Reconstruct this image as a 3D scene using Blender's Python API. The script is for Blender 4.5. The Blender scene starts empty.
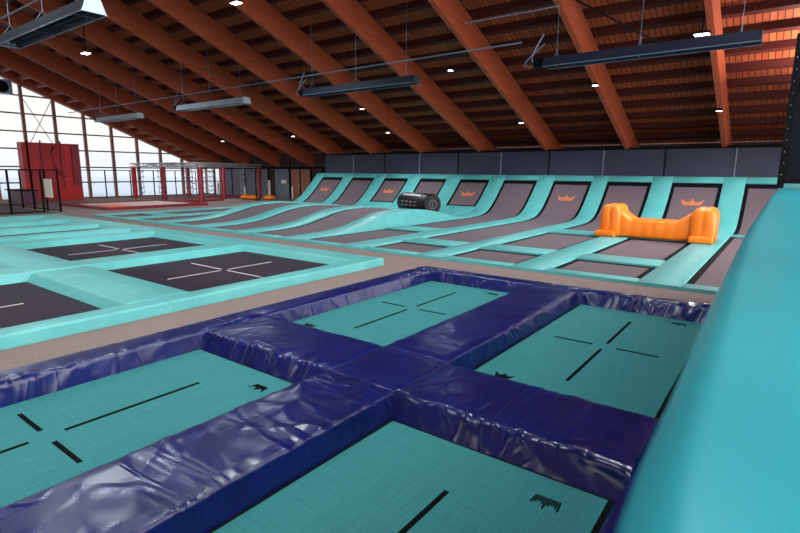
import bpy, math, random
from mathutils import Vector, noise, Matrix
random.seed(7)
H = 2.4                       # camera height above the floor; layout numbers below are in units of this height
scene = bpy.context.scene
COL = scene.collection

def W(x, y, z):               # layout units (z = 0 on the floor) -> metres
    return Vector((x*H, y*H, z*H))

# ---------------------------------------------------------------- camera, sky, light, exposure
cam_d = bpy.data.cameras.new('camera'); cam = bpy.data.objects.new('camera', cam_d); COL.objects.link(cam)
F_PX = 511.22; PITCH = math.radians(10.454); ROLL = math.radians(.4285); YAW = math.radians(-36.821)
cam_d.sensor_width = 36; cam_d.lens = F_PX/800*36; cam_d.clip_start = .02; cam_d.clip_end = 600
fwd = Vector((math.sin(YAW), math.cos(YAW), 0)); rgt = Vector((math.cos(YAW), -math.sin(YAW), 0)); up = Vector((0, 0, 1))
f2 = fwd*math.cos(PITCH) - up*math.sin(PITCH); u2 = up*math.cos(PITCH) + fwd*math.sin(PITCH)
r3 = rgt*math.cos(ROLL) + u2*math.sin(ROLL); u3 = u2*math.cos(ROLL) - rgt*math.sin(ROLL)
m = Matrix((r3, u3, -f2)).transposed().to_4x4(); m.translation = W(0, 0, 1); cam.matrix_world = m
cam_d.dof.use_dof = True; cam_d.dof.focus_distance = 9.0; cam_d.dof.aperture_fstop = 3.2
scene.camera = cam

world = bpy.data.worlds.new('sky'); scene.world = world; world.use_nodes = True
nt = world.node_tree; nt.nodes.clear()
wo = nt.nodes.new('ShaderNodeOutputWorld'); bg = nt.nodes.new('ShaderNodeBackground')
tc = nt.nodes.new('ShaderNodeTexCoord'); sp = nt.nodes.new('ShaderNodeSeparateXYZ'); rp = nt.nodes.new('ShaderNodeValToRGB')
nt.links.new(tc.outputs['Object'], sp.inputs[0]); nt.links.new(sp.outputs['Z'], rp.inputs[0])
rp.color_ramp.elements[0].position = 0.0; rp.color_ramp.elements[0].color = (.84, .92, 1, 1)
rp.color_ramp.elements[1].position = .06; rp.color_ramp.elements[1].color = (1, .955, .92, 1)
nt.links.new(rp.outputs[0], bg.inputs['Color'])
mr = nt.nodes.new('ShaderNodeMapRange')          # the sky is brighter on the sunny right-hand side
mr.inputs['From Min'].default_value = -.1; mr.inputs['From Max'].default_value = .9
mr.inputs['To Min'].default_value = .56; mr.inputs['To Max'].default_value = 5.2
dt = nt.nodes.new('ShaderNodeVectorMath'); dt.operation = 'DOT_PRODUCT'; dt.inputs[1].default_value = (.95, -.28, 0)
nt.links.new(tc.outputs['Object'], dt.inputs[0]); nt.links.new(dt.outputs['Value'], mr.inputs['Value']); nt.links.new(mr.outputs[0], bg.inputs['Strength'])
nt.links.new(bg.outputs[0], wo.inputs[0])
scene.view_settings.view_transform = 'Standard'; scene.view_settings.look = 'None'
scene.view_settings.gamma = 1; scene.view_settings.use_curve_mapping = False
scene.view_settings.exposure = 1.08
scene.cycles.use_denoising = True
scene.cycles.max_bounces = 8; scene.cycles.diffuse_bounces = 5; scene.cycles.transparent_max_bounces = 12

def portal(name, c, sx, sy, rot):
    l = bpy.data.lights.new(name, 'AREA'); l.shape = 'RECTANGLE'; l.size = sx; l.size_y = sy
    l.cycles.is_portal = True
    o = bpy.data.objects.new(name, l); COL.objects.link(o); o.location = c; o.rotation_euler = rot
# portals (they only guide the sky's light through the glazed walls)
portal('portal_left', W(-20.6, 6, 1.9), 3.8*H, 18*H, (0, math.radians(-90), 0))
portal('portal_right', W(1.75, 6, 1.9), 3.8*H, 14*H, (0, math.radians(90), 0))
portal('portal_front', W(-8, -5.1, 1.1), 22*H, 1.7*H, (math.radians(90), 0, 0))

# ---------------------------------------------------------------- helpers
def tag(o, label=None, cat=None, group=None, kind=None):
    if label: o['label'] = label
    if cat: o['category'] = cat
    if group: o['group'] = group
    if kind: o['kind'] = kind
    return o

def srgb(r, g, b):
    f = lambda c: (c/255/12.92) if c/255 <= .04045 else ((c/255+.055)/1.055)**2.4
    return (f(r), f(g), f(b), 1)

class MB:
    def __init__(s): s.v = []; s.f = []; s.m = []
    def add(s, vs, fs, mi=0):
        b = len(s.v); s.v += [tuple(v) for v in vs]; s.f += [tuple(i+b for i in f) for f in fs]; s.m += [mi]*len(fs)
    def box(s, a, b, mi=0):    # two opposite corners, metres
        x0, y0, z0 = a; x1, y1, z1 = b
        x0, x1 = min(x0, x1), max(x0, x1); y0, y1 = min(y0, y1), max(y0, y1); z0, z1 = min(z0, z1), max(z0, z1)
        s.add([(x0,y0,z0),(x1,y0,z0),(x1,y1,z0),(x0,y1,z0),(x0,y0,z1),(x1,y0,z1),(x1,y1,z1),(x0,y1,z1)],
              [(0,3,2,1),(4,5,6,7),(0,1,5,4),(1,2,6,5),(2,3,7,6),(3,0,4,7)], mi)
    def ubox(s, x0, x1, y0, y1, z0, z1, mi=0): s.box(W(x0,y0,z0), W(x1,y1,z1), mi)
    def prism(s, pts, vec, mi=0):           # closed polygon (metres) extruded along vec
        n = len(pts); p = [Vector(q) for q in pts]; q = [a+Vector(vec) for a in p]
        s.add(p+q, [tuple(range(n))[::-1], tuple(range(n, 2*n))]+[(i, (i+1) % n, n+(i+1) % n, n+i) for i in range(n)], mi)
    def tube(s, pts, r, n=8, mi=0):
        pts = [Vector(p) for p in pts]; rings = []
        for i, p in enumerate(pts):
            d = (pts[min(i+1, len(pts)-1)]-pts[max(i-1, 0)]).normalized()
            a = d.cross(Vector((0, 0, 1)))
            if a.length < .05: a = d.cross(Vector((1, 0, 0)))
            a.normalize(); b = d.cross(a)
            rings.append([p+(a*math.cos(t)+b*math.sin(t))*r for t in [2*math.pi*k/n for k in range(n)]])
        vs = [v for rr in rings for v in rr]
        fs = [(i*n+k, i*n+(k+1) % n, (i+1)*n+(k+1) % n, (i+1)*n+k) for i in range(len(pts)-1) for k in range(n)]
        fs += [tuple(range(n))[::-1], tuple(range((len(pts)-1)*n, len(pts)*n))]
        s.add(vs, fs, mi)
    def lathe(s, prof, c, n=16, mi=0):     # (r, z) list about vertical axis at c
        c = Vector(c); vs = []
        for r, z in prof:
            for k in range(n):
                t = 2*math.pi*k/n; vs.append((c.x+r*math.cos(t), c.y+r*math.sin(t), c.z+z))
        fs = [(i*n+k, i*n+(k+1) % n, (i+1)*n+(k+1) % n, (i+1)*n+k) for i in range(len(prof)-1) for k in range(n)]
        fs += [tuple(range(n))[::-1], tuple(range((len(prof)-1)*n, len(prof)*n))]
        s.add(vs, fs, mi)
    def build(s, name, mats, parent=None, smooth=False, origin=None, angle=None, recalc=True):
        me = bpy.data.meshes.new(name)
        vs = s.v
        if parent is None and origin is None:
            xs = [v[0] for v in vs]; ys = [v[1] for v in vs]; zs = [v[2] for v in vs]
            origin = ((min(xs)+max(xs))/2, (min(ys)+max(ys))/2, min(zs))
        if parent is not None: origin = parent.location
        ox, oy, oz = origin
        me.from_pydata([(v[0]-ox, v[1]-oy, v[2]-oz) for v in vs], [], s.f)
        if not isinstance(mats, (list, tuple)): mats = [mats]
        for mt in mats: me.materials.append(mt)
        me.polygons.foreach_set('material_index', s.m)
        if recalc:
            import bmesh
            bm = bmesh.new(); bm.from_mesh(me); bmesh.ops.recalc_face_normals(bm, faces=bm.faces[:]); bm.to_mesh(me); bm.free()
        if smooth: me.polygons.foreach_set('use_smooth', [True]*len(me.polygons))
        if angle and hasattr(me, 'set_sharp_from_angle'): me.set_sharp_from_angle(angle=math.radians(angle))
        me.update()
        o = bpy.data.objects.new(name, me); COL.objects.link(o)
        if parent is not None: o.parent = parent
        else: o.location = origin
        return o

def empty(name, loc, label=None, cat=None, group=None):
    o = bpy.data.objects.new(name, None); COL.objects.link(o); o.location = loc; o.empty_display_size = .1
    return tag(o, label, cat, group)

# ---------------------------------------------------------------- materials
def mat(name, col, rough=.6, metal=0, spec=.5, build=None):
    mt = bpy.data.materials.new(name); mt.use_nodes = True
    b = mt.node_tree.nodes['Principled BSDF']
    b.inputs['Base Color'].default_value = col; b.inputs['Roughness'].default_value = rough
    b.inputs['Metallic'].default_value = metal; b.inputs['Specular IOR Level'].default_value = spec
    if build: build(mt.node_tree, b)
    return mt
def N(nt, t, **k):
    n = nt.nodes.new(t)
    for a, v in k.items(): setattr(n, a, v)
    return n
def coords(nt, scale=(1,1,1), kind='Object'):
    t = N(nt, 'ShaderNodeTexCoord'); mp = N(nt, 'ShaderNodeMapping'); mp.inputs['Scale'].default_value = scale
    nt.links.new(t.outputs[kind], mp.inputs[0]); return mp.outputs[0]
def noisecol(c1, c2, scale=(1,1,1), sc=5, detail=3, lo=.35, hi=.65, bump=0, bdist=.01, bscale=None):
    def f(nt, b):
        v = coords(nt, scale); n = N(nt, 'ShaderNodeTexNoise'); n.inputs['Scale'].default_value = sc; n.inputs['Detail'].default_value = detail
        nt.links.new(v, n.inputs['Vector']); r = N(nt, 'ShaderNodeValToRGB')
        r.color_ramp.elements[0].position = lo; r.color_ramp.elements[0].color = c1
        r.color_ramp.elements[1].position = hi; r.color_ramp.elements[1].color = c2
        nt.links.new(n.outputs['Fac'], r.inputs[0]); nt.links.new(r.outputs[0], b.inputs['Base Color'])
        if bump:
            n2 = n
            if bscale:
                n2 = N(nt, 'ShaderNodeTexNoise'); n2.inputs['Scale'].default_value = bscale; n2.inputs['Detail'].default_value = 2; n2.inputs['Distortion'].default_value = .6
                nt.links.new(v, n2.inputs['Vector'])
            bp = N(nt, 'ShaderNodeBump'); bp.inputs['Strength'].default_value = bump; bp.inputs['Distance'].default_value = bdist
            nt.links.new(n2.outputs['Fac'], bp.inputs['Height']); nt.links.new(bp.outputs[0], b.inputs['Normal'])
    return f
def weave(c1, c2, freq=90, streak=.5, bump=.25):
    def f(nt, b):
        v = coords(nt)
        outs = []
        for d in ('X', 'Y'):
            w = N(nt, 'ShaderNodeTexWave', wave_type='BANDS', bands_direction=d); w.inputs['Scale'].default_value = freq
            nt.links.new(v, w.inputs['Vector']); outs.append(w.outputs['Fac'])
        mx = N(nt, 'ShaderNodeMath', operation='MULTIPLY'); nt.links.new(outs[0], mx.inputs[0]); nt.links.new(outs[1], mx.inputs[1])
        st = []
        for scl in ((1.2, 45, 1), (45, 1.2, 1)):
            vv = coords(nt, scl); n = N(nt, 'ShaderNodeTexNoise'); n.inputs['Scale'].default_value = 1.6; n.inputs['Detail'].default_value = 4
            nt.links.new(vv, n.inputs['Vector']); st.append(n.outputs['Fac'])
        a = N(nt, 'ShaderNodeMath', operation='ADD'); nt.links.new(st[0], a.inputs[0]); nt.links.new(st[1], a.inputs[1])
        a2 = N(nt, 'ShaderNodeMath', operation='MULTIPLY_ADD'); nt.links.new(a.outputs[0], a2.inputs[0]); a2.inputs[1].default_value = streak*3.2; a2.inputs[2].default_value = .5-streak*3.2
        a3 = N(nt, 'ShaderNodeMath', operation='MULTIPLY_ADD'); nt.links.new(mx.outputs[0], a3.inputs[0]); a3.inputs[1].default_value = .45; nt.links.new(a2.outputs[0], a3.inputs[2])
        r = N(nt, 'ShaderNodeValToRGB'); r.color_ramp.elements[0].color = c1; r.color_ramp.elements[1].color = c2
        nt.links.new(a3.outputs[0], r.inputs[0]); nt.links.new(r.outputs[0], b.inputs['Base Color'])
        bp = N(nt, 'ShaderNodeBump'); bp.inputs['Strength'].default_value = bump; bp.inputs['Distance'].default_value = .002
        nt.links.new(mx.outputs[0], bp.inputs['Height']); nt.links.new(bp.outputs[0], b.inputs['Normal'])
    return f
def boards(c1, c2, gap, width=.16, axis=0, rough_noise=True):
    # parallel boards: dark joints every `width` metres along one axis, each board its own tone, grain along the other
    def f(nt, b):
        t = N(nt, 'ShaderNodeTexCoord'); s = N(nt, 'ShaderNodeSeparateXYZ'); nt.links.new(t.outputs['Object'], s.inputs[0])
        d = N(nt, 'ShaderNodeMath', operation='DIVIDE'); nt.links.new(s.outputs[axis], d.inputs[0]); d.inputs[1].default_value = width
        fl = N(nt, 'ShaderNodeMath', operation='FLOOR'); nt.links.new(d.outputs[0], fl.inputs[0])
        fr = N(nt, 'ShaderNodeMath', operation='FRACT'); nt.links.new(d.outputs[0], fr.inputs[0])
        wn = N(nt, 'ShaderNodeTexWhiteNoise', noise_dimensions='1D'); nt.links.new(fl.outputs[0], wn.inputs['W'])
        mx = N(nt, 'ShaderNodeMix', data_type='RGBA'); mx.inputs['A'].default_value = c1; mx.inputs['B'].default_value = c2
        nt.links.new(wn.outputs['Value'], mx.inputs['Factor'])
        pk = N(nt, 'ShaderNodeMath', operation='GREATER_THAN'); nt.links.new(fr.outputs[0], pk.inputs[0]); pk.inputs[1].default_value = .84
        m2 = N(nt, 'ShaderNodeMix', data_type='RGBA'); nt.links.new(pk.outputs[0], m2.inputs['Factor'])
        nt.links.new(mx.outputs['Result'], m2.inputs['A']); m2.inputs['B'].default_value = gap
        nt.links.new(m2.outputs['Result'], b.inputs['Base Color'])
    return f
def wood(c1, c2, along=1, sc=1.0):
    scl = [14*sc, 14*sc, 14*sc]; scl[along] = .5*sc
    return noisecol(c1, c2, tuple(scl), 1.2, 5, .3, .7, .15, .004)

BLUE = mat('blue_vinyl', srgb(26, 34, 118), .27, spec=.5, build=noisecol(srgb(6,16,70), srgb(10,22,88), (1,1,1), 3, 2, .3, .7, .3, .004, 22))
BLUE.node_tree.nodes['Principled BSDF'].inputs['Coat Weight'].default_value = .0
BLUE.node_tree.nodes['Principled BSDF'].inputs['Coat Roughness'].default_value = .18
def crease(nt, b, scls, freq=.85, dist=.016, strength=.3):
    # fine ridged creases over the leather bump already linked
    prev = b.inputs['Normal'].links[0].from_socket if b.inputs['Normal'].links else None
    for scl, st in scls:
        v = coords(nt, scl); n = N(nt, 'ShaderNodeTexNoise'); n.inputs['Scale'].default_value = freq; n.inputs['Detail'].default_value = 1; n.inputs['Distortion'].default_value = 1.4
        nt.links.new(v, n.inputs['Vector'])
        a = N(nt, 'ShaderNodeMath', operation='SUBTRACT'); a.inputs[1].default_value = .5; nt.links.new(n.outputs['Fac'], a.inputs[0])
        c = N(nt, 'ShaderNodeMath', operation='ABSOLUTE'); nt.links.new(a.outputs[0], c.inputs[0])
        d = N(nt, 'ShaderNodeMapRange'); d.inputs['From Max'].default_value = .055; d.inputs['To Min'].default_value = 1; d.inputs['To Max'].default_value = 0
        d.interpolation_type = 'SMOOTHSTEP'; nt.links.new(c.outputs[0], d.inputs['Value'])
        bp = N(nt, 'ShaderNodeBump'); bp.inputs['Strength'].default_value = st; bp.inputs['Distance'].default_value = dist
        nt.links.new(d.outputs[0], bp.inputs['Height'])
        if prev: nt.links.new(prev, bp.inputs['Normal'])
        prev = bp.outputs[0]; nt.links.new(prev, b.inputs['Normal'])
BLUEY = BLUE.copy(); BLUEY.name = 'blue_vinyl_long_pad'       # creases run across the pads: one for each pad direction
crease(BLUE.node_tree, BLUE.node_tree.nodes['Principled BSDF'], (((2.4, .6, 1), .3),))
crease(BLUEY.node_tree, BLUEY.node_tree.nodes['Principled BSDF'], (((.55, 1.9, .6), .28),))
TEAL = mat('teal_vinyl', srgb(80,190,190), .42, spec=.45, build=noisecol(srgb(78,158,160), srgb(90,170,170), (1,1,1), 2.5, 3, .3, .7, .35, .01, 12))
TEALC = mat('teal_vinyl_ledge', srgb(60,178,182), .34, spec=.7, build=noisecol(srgb(20,138,152), srgb(28,150,164), (1,1,1), 3, 3, .3, .7, .1, .004, 14))
AQUA = mat('aqua_bed_weave', srgb(50,140,135), .75, spec=.2, build=weave(srgb(24,84,92), srgb(60,138,140), 60, .2))
GREY = mat('grey_bed_weave', srgb(118,100,110), .7, spec=.3, build=weave(srgb(78,66,74), srgb(106,90,98), 60, .14))
DARK = mat('dark_bed_weave', srgb(42,32,48), .8, spec=.2, build=weave(srgb(26,20,32), srgb(48,38,52), 60, .2))
BLACK = mat('black_trim', srgb(8,9,14), .85, spec=.12)
LINEB = mat('black_line_print', srgb(6,10,14), .9, spec=.08)
LINEW = mat('white_line_print', srgb(205,200,200), .7)
ORANGE_P = mat('orange_crown_print', srgb(186,104,70), .6)
PATH = mat('taupe_carpet', srgb(150,130,120), .85, spec=.2, build=noisecol(srgb(120,105,102), srgb(136,119,115), (1,1,1), 30, 4, .3, .7, .3, .003))
ORANGE = mat('orange_inflatable', srgb(250,150,20), .38, spec=.5, build=noisecol(srgb(232,112,6), srgb(240,128,14), (1,1,1), 2, 2, .3, .7, .3, .03, 4))
GLULAM = mat('glulam_wood', srgb(170,88,48), .55, spec=.3, build=wood(srgb(136,58,34), srgb(168,80,50), 1))
PURL = mat('purlin_wood', srgb(120,50,30), .6, spec=.2, build=wood(srgb(58,18,14), srgb(76,26,20), 0))
DECK = mat('roof_deck_boards', srgb(170,90,50), .65, spec=.2, build=boards(srgb(134,62,36), srgb(162,84,50), srgb(58,22,15), .21, 0))
NAVY = mat('navy_wall_panel', srgb(52,58,78), .5, spec=.4, build=noisecol(srgb(32,36,54), srgb(42,46,66), (1,1,1), .8, 3, .3, .7, .1, .01))
SEAM = mat('panel_seam', srgb(120,125,140), .5)
FRAMEB = mat('dark_window_steel', srgb(84,66,62), .5)
POSTW = mat('window_post_wood', srgb(138,92,80), .6)
RED = mat('red_vinyl', srgb(170,6,18), .5, build=noisecol(srgb(158,4,16), srgb(182,8,22), (1,1,1), 1.2, 2))
CRIMS = mat('crimson_pad', srgb(122,10,34), .5)
SILVER = mat('silver_truss_metal', srgb(190,188,192), .35, .7)
STEEL = mat('grey_heater_steel', srgb(120,140,165), .4, .5)
REFL = mat('dark_heater_reflector', srgb(22,32,52), .6, .2)
CAPM = mat('pale_cap_and_hood_sheen', srgb(170,185,200), .45, .3)
DOORG = mat('grey_blue_door', srgb(100,106,122), .5)
WDOOR = mat('brown_wood_door', srgb(140,88,66), .5, build=wood(srgb(120,72,54), srgb(156,98,74), 2, .4))
WALLM = mat('dark_wall_paint', srgb(60,42,40), .8)
SNOW = mat('dimmed_snow', srgb(128,140,154), .9, spec=.1)  # snow darkened so that it bounces less light into the hall
WHITEP = mat('white_board', srgb(220,215,205), .6)
MAT_DK = mat('dark_floor_matting', srgb(52,44,54), .8)
ROLL = mat('black_glossy_vinyl', srgb(5,5,8), .42, spec=.25)
def glassmat():
    mt = bpy.data.materials.new('clear_glazing'); mt.use_nodes = True; nt = mt.node_tree; nt.nodes.clear()
    o = N(nt, 'ShaderNodeOutputMaterial'); mx = N(nt, 'ShaderNodeMixShader'); mx.inputs[0].default_value = .06
    t = N(nt, 'ShaderNodeBsdfTransparent'); t.inputs[0].default_value = (.95, .95, .95, 1)
    g = N(nt, 'ShaderNodeBsdfGlossy'); g.inputs['Roughness'].default_value = .05
    nt.links.new(t.outputs[0], mx.inputs[1]); nt.links.new(g.outputs[0], mx.inputs[2]); nt.links.new(mx.outputs[0], o.inputs[0]); return mt
GLASS = glassmat()
def netmat():
    mt = bpy.data.materials.new('black_netting'); mt.use_nodes = True; nt = mt.node_tree; b = nt.nodes['Principled BSDF']
    b.inputs['Base Color'].default_value = srgb(9,13,24); b.inputs['Roughness'].default_value = .8; b.inputs['Specular IOR Level'].default_value = .15
    b.inputs['Alpha'].default_value = .94
    return mt
NET = netmat()
def meshmat():
    mt = bpy.data.materials.new('dark_wire_mesh'); mt.use_nodes = True; nt = mt.node_tree; b = nt.nodes['Principled BSDF']
    b.inputs['Base Color'].default_value = srgb(40,24,44); b.inputs['Roughness'].default_value = .7
    b.inputs['Alpha'].default_value = .3
    return mt
FMESH = meshmat()
def emis(name, col, s):
    mt = bpy.data.materials.new(name); mt.use_nodes = True; nt = mt.node_tree; b = nt.nodes['Principled BSDF']
    b.inputs['Emission Color'].default_value = col; b.inputs['Emission Strength'].default_value = s; return mt
LAMP = emis('lamp_glow', (1, .93, .85, 1), 9)

# ---------------------------------------------------------------- room shell
ST = dict(kind='structure')
b = MB(); b.ubox(-20.6, 1.8, -5.2, 13.1, -.05, 0); tag(b.build('floor', PATH), **ST)
b = MB(); b.ubox(-90, -9, -60, 90, -.16, -.12); tag(b.build('ground', SNOW), **ST)
b = MB(); b.ubox(-9, 60, -60, 90, -.16, -.12); tag(b.build('ground', mat('bright_bounce_snow', srgb(236,241,246), .9, spec=.1)), **ST)  # unseen snow, made brighter to bounce light up to the roof
SL = .405; Z12 = 1.52                      # underside of the beams at y = 12
def under(y): return Z12 + (12-y)*SL
RID = 3.0; DEPTH = .50; PD = .11
def roofz(y, off):                         # beam underside + offset, mirrored behind the ridge
    return under(y)+off if y >= RID else under(RID)-(RID-y)*SL+off
x0, x1 = -20.6, 1.8
b = MB()
for ya, yb in ((13.3, RID), (RID, -5.3)):
    o0 = DEPTH+PD
    za, zb = roofz(ya, o0), roofz(yb, o0) if yb != RID else under(RID)+o0
    p = [W(x0, ya, za), W(x0, yb, zb), W(x0, yb, zb+.08), W(x0, ya, za+.08)]
    b.prism(p, W(x1-x0, 0, 0))
tag(b.build('ceiling', DECK), **ST)

def glazed_gable(name, X, th, ys, tr_z, glaze_from):
    b = MB(); pane_top = DEPTH+PD
    # low plinth and eave closing strip
    b.ubox(X-th, X+th, -5.2, 13.05, -.05, glaze_from); b.ubox(X-th, X+th, 12.9, 13.1, -.05, under(13)+DEPTH)
    tag(b.build(name, WALLM), **ST)
# left gable wall: plinth, glass, posts, transoms
PY = [6.46-.91*k for k in range(12, 0, -1)] + [6.46+.91*k for k in range(7)]
def gable(side, X, pys, parts_label):
    b = MB(); b.ubox(X-.05, X+.05, -5.2, 13.05, 0, .02)
    tag(b.build('wall_'+side, WALLM), **ST)
    g = MB()
    for s in (1,):
        pts = [W(X, 13.0, .02), W(X, -5.1, .02), W(X, -5.1, roofz(-5.1, .55)), W(X, RID, under(RID)+.55), W(X, 13.0, under(13)+.55)]
        g.add(pts, [(0, 1, 2, 3, 4)])
    win = g.build('window_1' if side == 'left' else 'window_2', GLASS, recalc=False); tag(win, **ST)
    sg = 1 if X < 0 else -1
    for y in pys:
        p = MB(); zt = roofz(y, .02); p.ubox(X+sg*.03, X+sg*.14, y-.042, y+.042, 0, zt); p.build('window_post', POSTW, win)
    for z in tr_zs:
        # clip each transom where it meets the roof
        yend = min(13.0, 12-(z-Z12)/SL) if z > under(13) else 13.0
        t = MB(); t.ubox(X+sg*.02, X+sg*.07, max(-5.0, RID-(under(RID)-z)/SL if z > roofz(-5, 0) else -5.0), yend, z-.022, z+.022)
        t.build('window_transom', FRAMEB, win)
    return win
tr_zs = [.56, 1.09, 1.67, 2.23, 2.80, 3.37, 3.95, 4.5]
wl = gable('left', -20.4, PY, '')
wr = gable('right', 1.7, PY, '')
t = empty('fan_heater', W(-19.6, 5.5, 3.3), 'grey boxy fan heater mounted high at the left picture edge before the glazing', 'fan heater')
b = MB(); b.ubox(-19.9, -19.62, 5.3, 6.05, 3.30, 3.72); b.build('casing', STEEL, t)
b = MB(); b.tube([W(-19.62, 5.78, 3.5), W(-19.60, 5.78, 3.5)], .42, 24); b.build('fan_grille', BLACK, t)
b = MB(); b.tube([W(-19.75, 5.65, 3.72), W(-19.75, 5.65, 4.3)], .05, 6); b.build('hanger', STEEL, t)
# crossed bracing wires in the bay between the second and third post
b = MB(); b.tube([W(-20.32, 6.5, 1.7), W(-20.32, 7.33, 3.3)], .025, 6); b.tube([W(-20.32, 7.33, 1.7), W(-20.32, 6.5, 3.3)], .025, 6); b.build('cross_brace', FRAMEB, wl)
b = MB(); b.ubox(-20.44, -20.30, RID, 13.0, 0, .01); 
# sloping gable board under the roof edge
def slope_bar(b, x0, x1, ya, yb, lo, hi, mi=0):
    p = [W(x0, ya, under(ya)+lo), W(x0, yb, under(yb)+lo), W(x0, yb, under(yb)+hi), W(x0, ya, under(ya)+hi)]
    b.prism(p, W(x1-x0, 0, 0), mi)
b = MB(); slope_bar(b, -20.46, -20.22, 13.0, RID, -.06, DEPTH+.1)
gb = b.build('gable_board', GLULAM, wl)
for k in range(17):
    y = 12.3-.45*k; s_ = MB(); slope_bar(s_, -20.22, -19.25, y, y-.07, .03, .13); s_.build('roof_strut', GLULAM, wl)

# far (eave) wall, left portion with doors; main portion behind the sloped beds
b = MB(); b.ubox(-18.95, 1.7, 13.0, 13.12, 0, under(13)+DEPTH+.05); tag(b.build('wall_back', WALLM), **ST)
b = MB(); b.ubox(-20.45, -18.95, 13.0, 13.05, .02, 1.1); w3 = b.build('window_3', GLASS); tag(w3, **ST)
for x in (-20.3, -19.7, -19.25, -18.98):
    b = MB(); b.ubox(x-.025, x+.025, 12.95, 13.06, 0, 1.12); b.build('window_post', FRAMEB, w3)
for z in (.02, .56, 1.1):
    b = MB(); b.ubox(-20.45, -18.95, 12.97, 13.06, z-.015, z+.015); b.build('window_transom', FRAMEB, w3)
b = MB(); b.ubox(-20.45, -18.95, 13.0, 13.1, 1.12, under(13)+DEPTH+.05); b.build('header_panel', WALLM, w3)
dx = [(-18.9,-18.4,DOORG),(-18.36,-17.52,DOORG),(-17.47,-16.72,DOORG),(-16.68,-16.1,DOORG),(-15.68,-14.88,DOORG),(-14.82,-14.3,WDOOR),(-14.24,-13.75,WDOOR)]
dn = 1
for a, c, mm in dx:
    b = MB(); b.ubox(a, c, 12.95, 13.0, .01, 1.08)
    d = b.build('door_%d' % dn, mm); dn += 1; tag(d, **ST)
    h = MB(); h.ubox(c-.07, c-.05, 12.93, 12.95, .42, .52); h.build('door_handle', SILVER, d)
    f = MB(); f.ubox(c, c+.04, 12.94, 13.0, 0, 1.1); f.ubox(a, c+.04, 12.94, 13.0, 1.08, 1.11); f.build('door_frame', BLACK, d)
b = MB(); b.ubox(-20.4, -12.3, 12.88, 13.0, 1.11, 1.16); tag(b.build('trim_1', BLACK), **ST)

# front wall behind the camera: window band above a parapet
b = MB(); b.ubox(x0, x1, -5.2, -5.1, 0, .3); b.ubox(x0, x1, -5.2, -5.1, 2.0, roofz(-5.1, .7)); tag(b.build('wall_front', WALLM), **ST)
b = MB(); b.ubox(x0, x1, -5.16, -5.15, .3, 2.0); w4 = b.build('window_4', GLASS); tag(w4, **ST)
for k in range(14):
    b = MB(); x = x0+1.7*k+.4; b.ubox(x-.03, x+.03, -5.18, -5.08, .3, 2.0); b.build('window_post', POSTW, w4)

# navy panel wall above the sloped beds
PJ = [-12.05+1.242*k for k in range(10)]
edges = PJ + [.37, 1.6]
b = MB(); b.ubox(-12.1, 1.64, 12.06, 12.12, .9, 1.56); tag(b.build('wall_partition', BLACK), **ST)
ordn = ['first', 'second', 'third', 'fourth', 'fifth', 'sixth', 'seventh', 'eighth', 'ninth', 'tenth', 'eleventh', 'twelfth']
for i in range(len(edges)-1):
    a, c = edges[i]+.015, edges[i+1]-.015
    pn = empty('wall_panel', W((a+c)/2, 12.03, .93), 'navy fabric panel on the far wall, %s from the left' % ordn[i], 'wall panel', 'navy panels above the sloped trampolines')
    b = MB(); b.ubox(a, c, 12.0, 12.05, .94, 1.51); b.build('panel_fabric', NAVY, pn)
    if i > 0:
        b = MB(); b.ubox(a-.022, a-.006, 11.985, 12.06, .94, 1.51); b.build('joint_strip', SEAM if i % 2 else BLACK, pn)
b = MB(); b.ubox(-12.1, 1.64, 11.98, 12.1, 1.51, 1.56); tag(b.build('trim_2', BLACK), **ST)
# end cheek of the partition towards the doors
b = MB(); b.ubox(-12.2, -12.1, 12.0, 13.0, 0, under(12.9)); tag(b.build('wall_return', BLACK), **ST)

# ---------------------------------------------------------------- roof beams, purlins
BX = [.70, -1.13, -2.93, -4.71, -6.50, -8.32, -10.12, -11.90, -13.68, -15.50, -17.35, -19.2]
nm = ['beyond the netting at the far right', 'nearest the netting on the right, pale lit side', 'second visible from the right', 'third visible from the right', 'fourth visible from the right',
      'fifth visible from the right', 'sixth visible from the right', 'fifth visible from the left', 'fourth visible from the left', 'third visible from the left', 'second visible from the left', 'leftmost, nearest the glazed gable wall']
for x, n_ in zip(BX, nm):
    b = MB(); slope_bar(b, x, x+.085, 13.0, RID, 0, DEPTH)
    p = [W(x, RID, under(RID)), W(x, -5.1, roofz(-5.1, 0)), W(x, -5.1, roofz(-5.1, DEPTH)), W(x, RID, under(RID)+DEPTH)]
    b.prism(p, W(.085, 0, 0))
    tag(b.build('roof_beam', GLULAM), 'sloping reddish glulam roof beam, '+n_, 'roof beam', 'glulam roof beams')
for k in range(36):
    y = 12.62-.447*k
    b = MB()
    if y > RID+.1: slope_bar(b, x0+.15, x1-.1, y+.04, y-.04, DEPTH, DEPTH+PD)
    else:
        p = [W(x0+.15, y+.04, roofz(y+.04, DEPTH)), W(x0+.15, y-.04, roofz(y-.04, DEPTH)), W(x0+.15, y-.04, roofz(y-.04, DEPTH+PD)), W(x0+.15, y+.04, roofz(y+.04, DEPTH+PD))]
        b.prism(p, W(x1-x0-.25, 0, 0))
    tag(b.build('roof_purlin', PURL), 'long dark red-brown purlin lying across the tops of the roof beams', 'roof purlin', 'purlins across the roof beams')

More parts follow.
